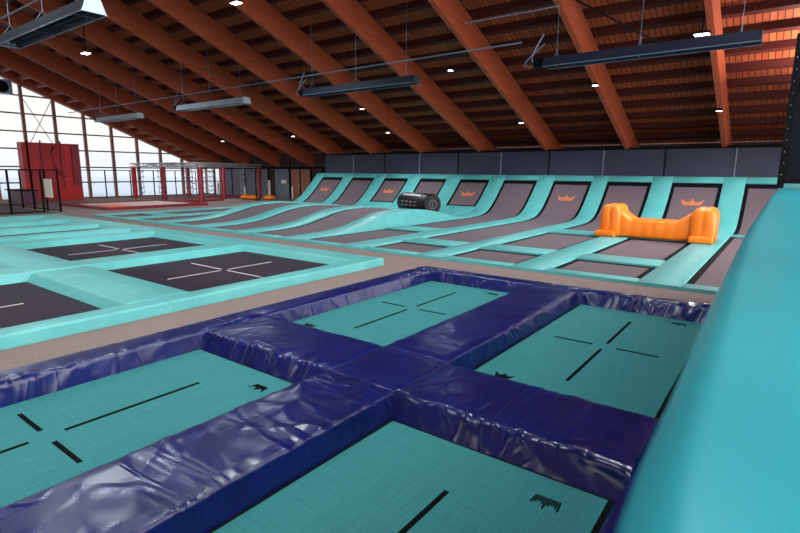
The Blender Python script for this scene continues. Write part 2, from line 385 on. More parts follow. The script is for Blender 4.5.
# ---------------------------------------------------------------- lying pads (wrinkled vinyl cushions)
def fold(s, q, seed, freq):
    w = noise.noise(Vector((s*.9, q*1.5, seed)))
    n1 = noise.noise(Vector((s*freq+1.6*w+q*1.1, q*1.3, seed+3.1)))
    n2 = noise.noise(Vector((s*freq*2.3+2.0*w-q*2.2, q*1.8, seed+9.7)))
    g = noise.noise(Vector((s*.55, 4.2, seed+20)))           # wrinkled stretches and smooth stretches
    r = (1-min(1, abs(n1)*3.4))**2 + .5*(1-min(1, abs(n2)*2.4))**2
    return r*max(0.12, .55+1.1*g)
def samples(L, step, edge=()):
    n = max(2, int(L/step)); s = [L*i/n for i in range(n+1)]
    for e in edge: s += [e, L-e]
    s = sorted(set(round(v, 4) for v in s)); return s
def pad_mesh(b, x0, x1, y0, y1, zb, zt, step=.05, amp=(0,0,0,0), lean=.03, freq=3.2, seed=1.0, topamp=1.0, outer=None, puff=.012, rr=.03, reach=.2, lip=.006):
    """cushion in metres; amp = fold height on the (-x, +x, -y, +y) sides; outer = per-side drop width for slopes"""
    Lx, Ly, Hh = x1-x0, y1-y0, zt-zb
    d = [-Hh, -Hh*.8, -Hh*.6, -Hh*.4, -Hh*.2, -rr*.8]
    us = d + samples(Lx, step, (rr*.6, rr*1.6) if Lx > .2 else ()) + [Lx-v for v in d[::-1]]
    vs = d + samples(Ly, step, (rr*.6, rr*1.6) if Ly > .2 else ()) + [Ly-v for v in d[::-1]]
    P = []; outer = outer or (lean,)*4
    for v in vs:
        for u in us:
            cu, cv = min(max(u, 0), Lx), min(max(v, 0), Ly)
            ou = max(-u, u-Lx, 0); ov = max(-v, v-Ly, 0); drop = max(ou, ov)
            e = min(cu, Lx-cu, cv, Ly-cv)
            z = zt - drop - max(0, 1-e/rr)**2*rr*.35 if drop == 0 else zt-rr*.35-drop*(1-rr*.35/Hh)
            if drop == 0: z += puff*min(1, e/.12)*(.6+.8*noise.noise(Vector((u*2.2+seed, v*2.2, seed))))
            if drop == 0 and e < rr*.3: z += lip
            x, y = x0+cu, y0+cv
            k = drop/Hh
            if ou > 0 or cu == 0 or cu == Lx:
                sgn = -1 if u < Lx/2 else 1; x += sgn*outer[0 if sgn < 0 else 1]*k
            if ov > 0 or cv == 0 or cv == Ly:
                sgn = -1 if v < Ly/2 else 1; y += sgn*outer[2 if sgn < 0 else 3]*k
            for i_, (dist, s, sx, sy, over, other) in enumerate(((cu, cv, -1, 0, -u, ov), (Lx-cu, cv, 1, 0, u-Lx, ov), (cv, cu, 0, -1, -v, ou), (Ly-cv, cu, 0, 1, v-Ly, ou))):
                A = amp[i_]
                if A == 0: continue
                if over > 0:
                    if other > over: continue
                    q = -over; env = 1-.75*(over/Hh)**2
                    fo = fold((x if sx == 0 else y), q*.9, seed+i_*7, freq)*A*env
                    x += sx*fo; y += sy*fo
                elif drop == 0:
                    env = math.exp(-dist/reach)*topamp
                    if env > .02: z += fold((x if sx == 0 else y), dist*.9, seed+i_*7, freq)*A*env
            P.append((x, y, z))
    nu = len(us); F = [(j*nu+i, j*nu+i+1, (j+1)*nu+i+1, (j+1)*nu+i) for j in range(len(vs)-1) for i in range(nu-1)]
    b.add(P, F)
def pad(name, x0, x1, y0, y1, zt, mtl, label, cat, group, **k):
    b = MB(); pad_mesh(b, x0*H, x1*H, y0*H, y1*H, 0.004, zt*H, **k)
    o = b.build(name, mtl, smooth=True, recalc=False); tag(o, label, cat, group); return o

def crown_mesh(b, c, w, h, fx, fy, zf, bars=False, z=None):
    """crown print: base edge then five points; fx, fy unit vectors of its width and its points in the plane"""
    fx = Vector(fx); fy = Vector(fy); c = Vector(c)
    pts = [(-.38, 0), (.38, 0), (.5, .85), (.24, .42), (.14, .72), (0, .98), (-.14, .72), (-.24, .42), (-.5, .85)]
    pts = [(-.38, 0), (.38, 0), (.52, .9), (.26, .45), (.12, .5), (0, .95), (-.12, .5), (-.26, .45), (-.52, .9)]
    if not bars:
        q = [c+fx*(px*w)+fy*(py*h) for px, py in pts]
        # triangulated fan pieces keep the outline concave
        up_ = fx.cross(fy).normalized()*zf
        b.add([v+up_ for v in q], [(0, 7, 8), (0, 1, 3), (1, 2, 3), (0, 3, 4), (0, 4, 6), (4, 5, 6), (0, 6, 7)])
    else:
        up_ = fx.cross(fy).normalized()*zf
        def top(px):
            a = abs(px)
            return .95-a*3.7 if a < .12 else (.5-(a-.12)*.36 if a < .26 else .45+(a-.26)*1.73)
        n = 11
        for i in range(n):
            px = -.44+.88*i/(n-1); wdt = .026; sp = px*.28
            y1_ = top(px); x_ = px*.84
            q = [(x_-wdt, 0), (x_+wdt, 0), (x_+sp*y1_*.5+wdt, y1_), (x_+sp*y1_*.5-wdt, y1_)]
            b.add([c+fx*(a*w)+fy*(e*h)+up_ for a, e in q], [(0, 1, 2, 3)])

def flat_bed(cx, cy, hw, hl, mtl, linem, label, group, arms, lw, crowns=(), z=.012, rimw=.02, cat='trampoline'):
    t = empty('trampoline', W(cx, cy, 0), label, cat, group)
    ei = .012 if mtl is AQUA else .006
    b = MB(); b.ubox(cx-hw+ei, cx+hw-ei, cy-hl+ei, cy+hl-ei, .002, z); b.build('jumping_bed', mtl, t)
    r = MB()
    for a in ((cx-hw-rimw, cx-hw+ei, cy-hl-rimw, cy+hl+rimw), (cx+hw-ei, cx+hw+rimw, cy-hl-rimw, cy+hl+rimw), (cx-hw+ei, cx+hw-ei, cy-hl-rimw, cy-hl+ei), (cx-hw+ei, cx+hw-ei, cy+hl-ei, cy+hl+rimw)):
        r.ubox(*a, 0, z-.004)
    r.build('edge_band', BLACK, t)
    xi, xo, yi, yo = arms
    for a in ((cx-xo, cx-xi, cy-lw, cy+lw), (cx+xi, cx+xo, cy-lw, cy+lw), (cx-lw, cx+lw, cy-yo, cy-yi), (cx-lw, cx+lw, cy+yi, cy+yo)):
        m_ = MB(); m_.ubox(*a, z, z+.0015); m_.build('line_mark', linem, t)
    for (ox, oy, dy, bars) in crowns:
        m_ = MB(); crown_mesh(m_, W(cx+ox, cy+oy, z), .10*H, .065*H, (dy, 0, 0), (0, dy, 0), .004, bars)
        m_.build('crown_print', LINEB, t)
    return t

# ---- blue block: four aqua beds
BW = (.43, .905)
CXL, CXR, CYN, CYF = -2.125, -.75, .628, 2.99
arms = (.066, .29, .06, .63)
blue_lab = {(CXL, CYF): 'far-left aqua trampoline in the blue padded block, thin black centre lines',
            (CXR, CYF): 'aqua trampoline in the blue padded block beside the right-hand ledge, second row',
            (CXL, CYN): 'near-left aqua trampoline of the blue block, cut by the left picture edge',
            (CXR, CYN): 'nearest aqua trampoline at the bottom middle of the picture, barcode-like crown at its corner'}
for (cx, cy), lab in blue_lab.items():
    cr = [(.27, .79, -1, (cx, cy) == (CXR, CYN)), (-.27, -.79, 1, False)]
    flat_bed(cx, cy, *BW, AQUA, LINEB, lab, 'aqua trampolines of the blue block', arms, .009, cr, z=.012)
BT = .102
xl, xa, xb_, xr = CXL-.43, CXL+.43, CXR-.43, CXR+.43      # bed edges in x
yn0, yn1, yf0, yf1 = CYN-.905, CYN+.905, CYF-.905, CYF+.905
GB = 'blue vinyl pads of the blue trampoline block'
def bpad(nm_, a, c, d, e, lab, **k):
    k.setdefault('step', .045); k.setdefault('lean', .035); k.setdefault('puff', .016)
    return pad('safety_pad', a, c, d, e, BT, BLUEY if e-d > c-a else BLUE, lab, 'safety pad', GB, **k)
g_ = .004
cxa, cxb = -1.60, -1.215                    # top of the long middle pads (their left flank slopes)
cya, cyb = yn1+.055, 2.0                   # top of the cross pads (their far flank slopes)
L_, R_ = (xa-cxa)*-H, .07
bpad('', cxa, cxb, cya, cyb, 'square blue vinyl pad at the crossing in the middle of the blue block', amp=(.012,.006,.0,0), seed=2, outer=(.18,.1,.1,.2), reach=.3)
bpad('', cxa, cxb, yn0-.3, cya-g_, 'long blue vinyl pad between the two nearest aqua trampolines, reaching the picture bottom', amp=(.016,.026,0,0), seed=3.3, freq=1.7, step=.024, outer=(L_,R_,0,.06), reach=.5)
bpad('', cxa, cxb, cyb+g_, yf1, 'long blue vinyl pad between the two farther aqua trampolines', amp=(.022,.014,0,0), seed=5.1, freq=1.7, outer=(L_,R_,0,0), reach=.4)
bpad('', xl, cxa-g_, cya, cyb, 'blue vinyl cross pad between the two left-hand aqua trampolines', amp=(0,0,.05,.02), seed=7.7, freq=2.4, step=.024, outer=(0,0.1,.13,.2), reach=.12)
bpad('', cxb+g_, xr+.04, cya, cyb, 'blue vinyl cross pad in front of the right-hand aqua trampoline, dull shiny near face', amp=(0,0,.06,.02), seed=11.3, freq=2.0, step=.022, outer=(0.1,0,.13,.2), reach=.14)
RW = .20
bpad('', xl-RW, xl-.025, yn0-.3, 1.75, 'blue vinyl rim pad along the carpet path beside the near-left aqua trampoline', amp=(0,.05,0,0), seed=13.9, freq=1.8, outer=(.38,.07,.0,.0), step=.026, reach=.3)
bpad('', xl-RW, xl-.025, 1.75+g_, yf1+g_, 'blue vinyl rim pad along the carpet path beside the far-left aqua trampoline', amp=(0,.045,0,0), seed=17.2, freq=1.6, outer=(.38,.07,.0,.0), step=.04, reach=.2)
bpad('', xl-RW, (cxa+cxb)/2-g_, yf1+.055, yf1+.19, 'blue vinyl rim pad at the far end of the far-left aqua trampoline', amp=(0,0,.05,0), seed=19.4, freq=2.4, outer=(.38,.0,.13,.4), step=.04)
bpad('', (cxa+cxb)/2, xr+.25, yf1+.055, yf1+.19, 'blue vinyl rim pad at the far end of the right-hand aqua trampoline, heavily creased', amp=(0,0,.07,0), seed=23.8, freq=2.0, outer=(.0,.03,.13,.4), step=.03)
bpad('', xr+.04, xr+.25, yn0-.3, (yn1+yf0)/2, 'blue vinyl rim pad under the teal ledge beside the nearest aqua trampoline', amp=(.01,0,0,0), seed=29, outer=(.09,.03,0,0))
bpad('', xr+.04, xr+.25, (yn1+yf0)/2+g_, yf1+g_, 'blue vinyl rim pad under the teal ledge beside the right-hand aqua trampoline', amp=(.01,0,0,0), seed=31, outer=(.09,.03,0,0))

# ---- teal block with dark beds
TT = .082
TX = [(-5.36, -3.60), (-7.57, -5.80)]
NX = [(-8.30, -7.90), (-9.42, -8.62), (-10.66, -9.84), (-11.9, -11.08)]
YF, YN = (2.12, 3.90), (-.21, 1.575)
lab = ['dark white-crossed trampoline nearest the path, far row of the teal block', 'dark white-crossed trampoline second from the path, far row of the teal block']
lab2 = ['dark trampoline at the left picture edge in the near row of the teal block', 'dark trampoline beyond the left picture edge in the near row, only its padded corner showing']
for (a, c), l1, l2 in zip(TX, lab, lab2):
    for (ya, yb), l in ((YF, l1), (YN, l2)):
        flat_bed((a+c)/2, (ya+yb)/2, (c-a)/2, (yb-ya)/2, DARK, LINEW, l, 'dark trampolines of the teal block', (.05, .60, .05, .60), .008, z=.012)
lab = ['narrow dark trampoline run beside the second cross-marked trampoline', 'dark trampoline lane in the teal block, second from the far left', 'dark trampoline lane in the teal block, third from the far left', 'dark trampoline lane at the far left of the teal block']
lab = [lab[0], 'dark sunken lane just beyond the narrow run in the teal block', 'dark sunken lane, next to last towards the fence', 'dark sunken lane of the teal block nearest the fence']
for (a, c), l in zip(NX, lab):
    t = empty('trampoline', W((a+c)/2, 2, 0), l, 'trampoline', 'sunken lanes of the teal block')
    b = MB(); b.ubox(a, c, 0, YF[1], .002, .012); b.build('jumping_bed', DARK, t)
GT = 'teal pads of the teal trampoline block'
def tpad(a, c, d, e, lab, **k):
    k.setdefault('step', .09); k.setdefault('lean', .02); k.setdefault('puff', .012); k.setdefault('freq', 2.4)
    return pad('safety_pad', a, c, d, e, TT, TEAL, lab, 'safety pad', GT, **k)
XR = -3.43
tpad(-3.60, XR, (YN[1]+YF[0])/2+.0, YF[1]+.05, 'teal rim pad facing the path beside the cross-marked trampoline', amp=(0,.012,0,0), seed=41, step=.06)
tpad(-3.60, XR, YN[0], (YN[1]+YF[0])/2-.006, 'teal rim pad facing the path, nearer half to the left of its seam', amp=(0,.012,0,0), seed=43, step=.06)
tpad(-5.36, -3.60-.003, YN[1]+.055, YF[0]-.02, 'broad teal pad between the near and far cross-marked trampolines next to the path', amp=(0,0,.012,.01), seed=45, step=.06, outer=(0,0,.13,.05))
tpad(-5.78, -5.43, (YN[1]+YF[0])/2, YF[1]+.05, 'teal pad between the two cross-marked trampolines of the far row', amp=(.01,.014,0,0), seed=47, step=.07, outer=(.05,.17,0,0))
tpad(-5.78, -5.43, YN[0], (YN[1]+YF[0])/2-.004, 'teal pad at the left edge between the two near-row trampolines', amp=(.01,.014,0,0), seed=49, outer=(.05,.17,0,0))
tpad(-7.57, -5.803, YN[1]+.055, YF[0]-.02, 'broad teal pad between the rows, second from the path', amp=(0,0,.012,.01), seed=51, outer=(0,0,.13,.05))
tpad(-7.88, -7.63, -.2, YF[1]+.05, 'long teal pad left of the second cross-marked trampoline', amp=(.01,.014,0,0), seed=53, outer=(.05,.14,0,0))
tpad(-8.62, -8.36, -.2, YF[1]+.05, 'long teal pad beyond the narrow dark run', amp=(0,.01,0,0), seed=55, outer=(.05,.14,0,0))
tpad(-9.84, -9.48, -.2, YF[1]+.05, 'long teal pad between two sunken lanes, third from the fence', amp=(0,.01,0,0), seed=57, outer=(.05,.14,0,0))
tpad(-11.08, -10.72, -.2, YF[1]+.05, 'long teal pad between two sunken lanes, second from the fence', amp=(0,.01,0,0), seed=59, outer=(.05,.14,0,0))
tpad(-12.25, -11.96, -.2, YF[1]+.05, 'long teal pad nearest the black fence', amp=(0,.01,0,0), seed=61, outer=(.05,.14,0,0))
tpad(-5.6, XR, YF[1]+.055, 4.28, 'teal rim pad along the far end of the cross-marked trampoline next to the path', amp=(0,0,.008,.006), seed=63, outer=(0,0,.12,.02))
tpad(-8.1, -5.603, YF[1]+.055, 4.28, 'teal rim pad along the far end of the second cross-marked trampoline', amp=(0,0,.01,.006), seed=65, outer=(0,0,.12,.02))
tpad(-12.25, -8.103, YF[1]+.055, 4.28, 'teal rim pad along the far ends of the sunken lanes', amp=(0,0,.006,.006), seed=67, outer=(0,0,.12,.02))

# ---------------------------------------------------------------- arena of grey beds running up the far wall
def herm(pts):
    xs = [p[0] for p in pts]; ys = [p[1] for p in pts]; n = len(pts)
    sl = [(ys[i+1]-ys[i])/(xs[i+1]-xs[i]) for i in range(n-1)]
    m_ = [sl[0]]+[0 if sl[i-1]*sl[i] <= 0 else 2*sl[i-1]*sl[i]/(sl[i-1]+sl[i]) for i in range(1, n-1)]+[sl[-1]]
    def f(x):
        if x <= xs[0]: return ys[0]
        if x >= xs[-1]: return ys[-1]
        i = max(j for j in range(n-1) if xs[j] <= x); h = xs[i+1]-xs[i]; t = (x-xs[i])/h
        return (2*t**3-3*t**2+1)*ys[i]+(t**3-2*t**2+t)*h*m_[i]+(-2*t**3+3*t**2)*ys[i+1]+(t**3-t**2)*h*m_[i+1]
    return f
wallf = herm([(10.1,0),(10.5,.015),(10.8,.055),(11.02,.14),(11.2,.26),(11.4,.43),(11.78,.80),(11.92,.935)])
hillf = herm([(5.2,0),(5.9,.012),(6.3,.05),(6.75,.14),(7.15,.225),(7.5,.26),(7.9,.27),(8.3,.25),(8.8,.18),(9.3,.08),(9.8,.01),(10,0)])
def prof(hill):
    return (lambda y: max(wallf(y), hillf(y))) if hill else wallf
def curve_pts(f, ya, yb, step=.06):
    n = max(2, int((yb-ya)/step)); ys = [ya+(yb-ya)*i/n for i in range(n+1)]
    if yb > 10.8: ys = sorted(set([y for y in ys if y < 10.4]+[10.4+(yb-10.4)*i/26 for i in range(27) if 10.4+(yb-10.4)*i/26 >= ya]+[ya]))
    out = []
    for y in ys:
        e = .01; dz = (f(min(y+e, 11.92))-f(min(y-e, 11.9)))/(2*e) if y < 11.9 else 1.0
        n_ = Vector((0, -dz, 1)).normalized(); out.append((y, f(y), n_.y, n_.z))
    return out
def ribbon(b, x0, x1, cp, top, base, r=.012, floor_left=False, floor_right=False, mi=0):
    """sweep of a soft-edged slab (layout units) along a profile curve"""
    secs = []
    for (y, z, ny, nz) in cp:
        L = [(x0, base), (x0, top-r), (x0+r*.4, top-r*.35), (x0+r, top), (x1-r, top), (x1-r*.4, top-r*.35), (x1, top-r), (x1, base)]
        row = [W(x, y+ny*o, z+nz*o) for x, o in L]
        if floor_left: row[0] = W(x0-.01, y, -.0)
        if floor_right: row[-1] = W(x1+.01, y, -.0)
        secs.append(row)
    n = 8; vs = [v for s_ in secs for v in s_]
    fs = [(i*n+k, i*n+(k+1) % n, (i+1)*n+(k+1) % n, (i+1)*n+k) for i in range(len(secs)-1) for k in range(n)]
    fs += [tuple(range(n)), tuple(range((len(secs)-1)*n, len(secs)*n))]
    b.add(vs, fs, mi)
LX = {1: (-.655, .20), 2: (-1.90, -1.02), 3: (-3.17, -2.28), 4: (-4.37, -3.50), 5: (-5.63, -4.77), 6: (-6.87, -6.02), 7: (-8.14, -7.28), 8: (-9.40, -8.54), 9: (-10.66, -9.78), 10: (-11.92, -11.04)}
TOPY = 11.80
BEDS = {1: [(5.16, 9.75), (9.98, TOPY)], 2: [(5.14, 5.98), (6.42, 8.52), (8.9, TOPY)], 3: [(5.14, 5.98), (6.42, 8.40), (8.95, TOPY)], 4: [(5.12, 5.88), (6.34, TOPY)],
        5: [(5.10, 7.08), (7.62, TOPY)], 6: [(5.12, 9.0), (11.06, TOPY)], 7: [(5.12, 9.0), (11.06, TOPY)], 8: [(5.12, 9.0), (11.06, TOPY)], 9: [(5.12, 7.05), (7.5, 10.2), (10.7, TOPY)], 10: [(5.08, 5.85), (6.28, 8.35), (8.8, 10.2), (10.8, TOPY)]}
colname = {1: 'rightmost arena column', 2: 'second arena column from the right', 3: 'third arena column from the right', 4: 'fourth arena column from the right',
           5: 'fifth arena column from the right', 6: 'sixth arena column from the right', 7: 'seventh arena column from the right', 8: 'third arena column from the left', 9: 'second arena column from the left', 10: 'leftmost arena column'}
PO = .032
for c, segs in BEDS.items():
    xa_, xb2 = LX[c]; hill = c in (6, 7, 8); f = prof(hill)
    prev = 4.97
    for i, (ya, yb) in enumerate(segs):
        cp = curve_pts(f, ya, yb)
        up_wall = yb > 11
        where = ('bed curving up the back wall' if up_wall and ya < 10.5 else 'steep wall bed' if up_wall else 'wavy bed' if hill else ('front bed by the path' if i == 0 else 'middle bed'))
        if c == 10 and i == 2 or c == 9 and i == 1: where = 'far flat bed'
        t = empty('trampoline', W((xa_+xb2)/2, ya, f(ya)), 'grey trampoline: %s, %s' % (where, colname[c]), 'trampoline', 'grey trampolines of the arena')
        b = MB(); ribbon(b, xa_+.065, xb2-.065, cp, .008, 0, .001); b.build('jumping_bed', GREY, t, smooth=False)
        b = MB()
        ribbon(b, xa_, xa_+.065, cp, .0085, 0, .001); ribbon(b, xb2-.065, xb2, cp, .0085, 0, .001)
        e0 = [q for q in curve_pts(f, ya, ya+.06, .02)]; e1 = curve_pts(f, yb-.08, yb, .02)
        ribbon(b, xa_, xb2, e0, .011, 0, .001); ribbon(b, xa_, xb2, e1, .011, 0, .001)
        b.build('edge_band', BLACK, t)  # black border, also drawing the shadow gap beside the raised pads
        if up_wall and c % 2 == 0:
            m_ = MB(); yc = 11.38 if c > 5 else 11.36
            n0 = curve_pts(f, yc, yc+.02, .01)[0]; tang = Vector((0, n0[3], -n0[2]))
            crown_mesh(m_, W((xa_+xb2)/2, yc+n0[2]*.012, f(yc)+n0[3]*.012), .40*H, .20*H, (1, 0, 0), tang, .01)
            m_.build('crown_print', ORANGE_P, t)
        # pad across the column in front of this bed
        nx = ya-prev
        b = MB(); ribbon(b, xa_-.004, xb2+.004, curve_pts(f, prev, ya+.0), PO*.96, -.004, .012)
        o = b.build('safety_pad', TEAL, smooth=True, angle=50)
        tag(o, 'teal cross pad %s, %s' % ('along the path' if i == 0 else 'before the curved bed' if up_wall and ya < 10.5 else 'before the '+where, colname[c]), 'safety pad', 'teal cross pads of the arena')
        prev = yb
    b = MB(); ribbon(b, xa_-.004, xb2+.004, curve_pts(f, TOPY, 11.97), PO*.96, -.004, .012)
    o = b.build('safety_pad', TEAL, smooth=True, angle=50)
    tag(o, 'teal top pad, %s' % colname[c], 'safety pad', 'teal cross pads of the arena')
divs = []
for c in range(0, 11):
    a = LX[c+1][1] if c < 10 else -12.25
    e = LX[c][0] if c > 0 else .55
    hill = c in (5, 6, 7, 8)
    lab = 'teal lane pad climbing the far wall, ' + ('right edge of the arena beside the ledge' if c == 0 else 'left edge of the arena' if c == 10 else 'between columns %s and %s counted from the right' % (ordn[c-1], ordn[c]))
    b = MB(); ribbon(b, a, e, curve_pts(prof(hill), 4.97, 11.97), PO, -.01, .014, floor_left=(c == 8 or c == 10), floor_right=(c == 5 or c == 0))
    o = b.build('lane_pad', TEAL, smooth=True, angle=50); tag(o, lab, 'lane pad', 'teal lane pads of the arena')
# closing panel on the left flank of the sloped wall and fill under hump
b = MB(); pts = [W(-12.26, y, wallf(y)+.02) for y in [10.2+.1*k for k in range(18)]]+[W(-12.26, 11.98, .95), W(-12.26, 11.98, 0), W(-12.26, 10.2, 0)]
b.prism(pts, W(-.04, 0, 0)); tag(b.build('side_panel', TEAL), 'curved teal panel closing the left flank of the sloped trampolines', 'side panel')

# ---------------------------------------------------------------- orange inflatable hurdle
def grid_solid(b, rows):        # rows of closed rings -> capped skin
    n = len(rows[0]); vs = [v for r in rows for v in r]
    fs = [(i*n+k, i*n+(k+1) % n, (i+1)*n+(k+1) % n, (i+1)*n+k) for i in range(len(rows)-1) for k in range(n)]
    fs += [tuple(range(n))[::-1], tuple(range((len(rows)-1)*n, len(rows)*n))]; b.add(vs, fs)
t = empty('inflatable_hurdle', W(-1.56, 8.62, .03), 'orange inflatable hurdle with raised block ends lying on the grey trampolines', 'inflatable')
def ring(x, ztop, yf, yb, zb=.035, bulge=1.0, n=28):
    out = []
    cy, cz = (yf+yb)/2, (zb+ztop)/2; hy, hz = (yb-yf)/2, (ztop-zb)/2
    for k in range(n):
        a = 2*math.pi*k/n; p = .30
        ca, sa = math.cos(a), math.sin(a)
        out.append(W(x, cy+hy*math.copysign(abs(ca)**p, ca)*bulge, cz+hz*math.copysign(abs(sa)**p, sa)))
    return out
def zmid(x):                    # saddle outline between the two ends
    u = abs(x+1.56)/.83
    return .315 + .20*max(0, min(1, (u-.32)/.42))**1.0*(3-2*max(0, min(1, (u-.32)/.42)))*max(0, min(1, (u-.32)/.42))
rows = []
for i in range(41):
    x = -2.14+1.16*i/40; pn = .03*abs(math.sin((x+1.56)*math.pi/.15*1)) if abs(x+1.56) < .45 else 0
    rows.append(ring(x, zmid(x)+pn*.25, 8.38-pn*.3, 8.86))
b = MB(); grid_solid(b, rows); b.build('saddle_body', ORANGE, t, smooth=True)
for sgn, xa_, xb2 in ((-1, -2.31, -2.02), (1, -1.06, -.755)):
    rows = []; n = 14
    for i in range(n+1):
        u = i/n; e = 1-abs(2*u-1)**5; x = xa_+(xb2-xa_)*u
        groove = .012*math.exp(-((u-.5)/.06)**2)
        rows.append(ring(x, .035+.50*(.80+.20*e)-groove, 8.32+.03*(1-e)+groove, 8.92-.03*(1-e)))
    b = MB(); grid_solid(b, rows); b.build('end_block', ORANGE, t, smooth=True)
    rows = []
    for i in range(n+1):
        u = i/n; e = 1-abs(2*u-1)**4; x = xa_+(xb2-xa_)*u-(.05 if sgn < 0 else 0)
        rows.append(ring(x, .035+.10*(.8+.2*e), 8.27, 8.5))
    b = MB(); grid_solid(b, rows); b.build('foot_cushion', ORANGE, t, smooth=True)

# ---------------------------------------------------------------- black roller on the hump
RC = (-6.32, 9.08, .35); RL, RR = .56, .22
t = empty('foam_roller', W(RC[0], RC[1], RC[2]-RR), 'black shiny cylinder roller with white markings lying on the teal hump', 'roller')
dirv = Vector((1, -.42, 0)).normalized()
def rp(u, a, r): 
    side = Vector((-dirv.y, dirv.x, 0)); c = W(*RC)+dirv*(u*H)
    return c+(side*math.cos(a)+Vector((0, 0, 1))*math.sin(a))*r*H
rows = []
for u, r in ((-RL, .9), (-RL+.02, .98), (-RL+.05, 1), (RL-.05, 1), (RL-.02, .98), (RL, .9)):
    rows.append([rp(u, 2*math.pi*k/36, RR*r) for k in range(36)])
b = MB(); grid_solid(b, rows); b.build('roller_body', ROLL, t, smooth=True, angle=40)
b = MB(); 
for k in range(24):
    a0, a1 = 2*math.pi*k/24, 2*math.pi*(k+1)/24
    b.add([rp(RL+.002, a0, RR*.45), rp(RL+.002, a1, RR*.45), rp(RL+.002, a1, RR*.36), rp(RL+.002, a0, RR*.36)], [(0, 1, 2, 3)])
b.add([rp(RL+.002, 0, RR*.0)+Vector((0, i*.1, j*.13)) for i, j in ((-1,-1),(1,-1),(1,1),(-1,1))], [(0,1,2,3)])
b.build('cap_emblem', mat('faded_print', srgb(70,72,84), .5), t)
b = MB(); random.seed(3)
for k in range(9):             # row of worn white marks along the side, plus a dashed band above
    u0 = -.42+.085*k; w_ = .045 if k % 3 else .055
    for a0, a1 in ((math.radians(192), math.radians(188)), (math.radians(172), math.radians(168))) if k % 2 else ((math.radians(192), math.radians(168)),):
        ww = w_ if k % 2 else w_*.35
        b.add([rp(u0, a0, RR+.001), rp(u0+ww, a0, RR+.001), rp(u0+ww, a1, RR+.001), rp(u0, a1, RR+.001)], [(0,1,2,3)])
b.build('white_marks', LINEW, t)
b = MB()
for k in range(7):
    u0 = -.40+.1*k
    b.add([rp(u0, math.radians(132), RR+.001), rp(u0+.08, math.radians(132), RR+.001), rp(u0+.08, math.radians(122), RR+.001), rp(u0, math.radians(122), RR+.001)], [(0,1,2,3)])
b.build('white_band', LINEW, t)

# ---------------------------------------------------------------- teal ledge in the foreground, platform behind it
ZL = .92
LE = [(-.6,-.02),(0,-.022),(.11,-.0248),(.134,-.027),(.166,-.029),(.229,-.0305),(.346,-.0340),(.506,-.038),(1.11,-.048),(2.2,-.052),(3.5,-.056),(7.2,-.06),(11.4,-.062)]
t = empty('padded_ledge', W(.05, 3, 0), 'big smooth teal padded barrier ledge in the right foreground', 'padded ledge')
rows = []
ys = [-.6,-.3,-.1,0,.05,.08,.11,.134,.166,.2,.229,.28,.346,.42,.506,.7,.9,1.11,1.5,2.2,3.5,5,7.2,9,11.4]
lef = herm(LE)
for y in ys:
    xl_ = lef(y); xr_ = .13; row = []
    for k in range(9): a = math.pi/2*k/8; r_ = .020; row.append(W(xl_+r_-r_*math.cos(a)*1.0, y, ZL-r_*1.0+r_*math.sin(a)))
    for k in range(1, 6): u = k/6; row.append(W(xl_+.02+(xr_-.02-xl_-.02)*u, y, ZL+.004*math.sin(math.pi*u)))
    for k in range(9): a = math.pi/2*k/8; r_ = .020; row.append(W(xr_-r_+r_*math.sin(a), y, ZL-r_+r_*math.cos(a)))
    row.append(W(xr_, y, ZL-.09)); row.append(W(xl_+.008, y, ZL-.09))
    rows.append(row)
b = MB(); grid_solid(b, rows); b.build('cap_cushion', TEALC, t, smooth=True, angle=60)
b = MB(); b.ubox(-.035, .12, -.6, 4.9, 0.0, ZL-.085); b.build('wall_padding', TEALC, t)
b = MB(); b.ubox(.14, 1.6, -4.9, 4.9, 0, .3); tag(b.build('platform', PATH), **ST)

# ---------------------------------------------------------------- netting panel at the right
t = empty('safety_net', W(.5, 3.5, .93), 'dark netting panel in a black frame at the right picture edge', 'safety net')
b = MB(); b.ubox(-.03, 1.3, 3.498, 3.502, .98, 1.72); b.build('netting', NET, t)
for a in ((-.052, -.02, .93, 1.72), (1.27, 1.3, .93, 1.72)):
    b = MB(); b.ubox(a[0], a[1], 3.485, 3.515, a[2], a[3]); b.build('frame_post', BLACK, t)
for z0 in (.955, 1.70):
    b = MB(); b.ubox(-.02, 1.27, 3.485, 3.515, z0, z0+.025); b.build('frame_rail', BLACK, t)
b = MB()
for k in range(12):
    b.ubox(-.040+.004*(k % 2), -.036+.004*(k % 2), 3.482, 3.485, 1.0+.06*k, 1.006+.06*k)
b.build('lacing_clip', SEAM, t)

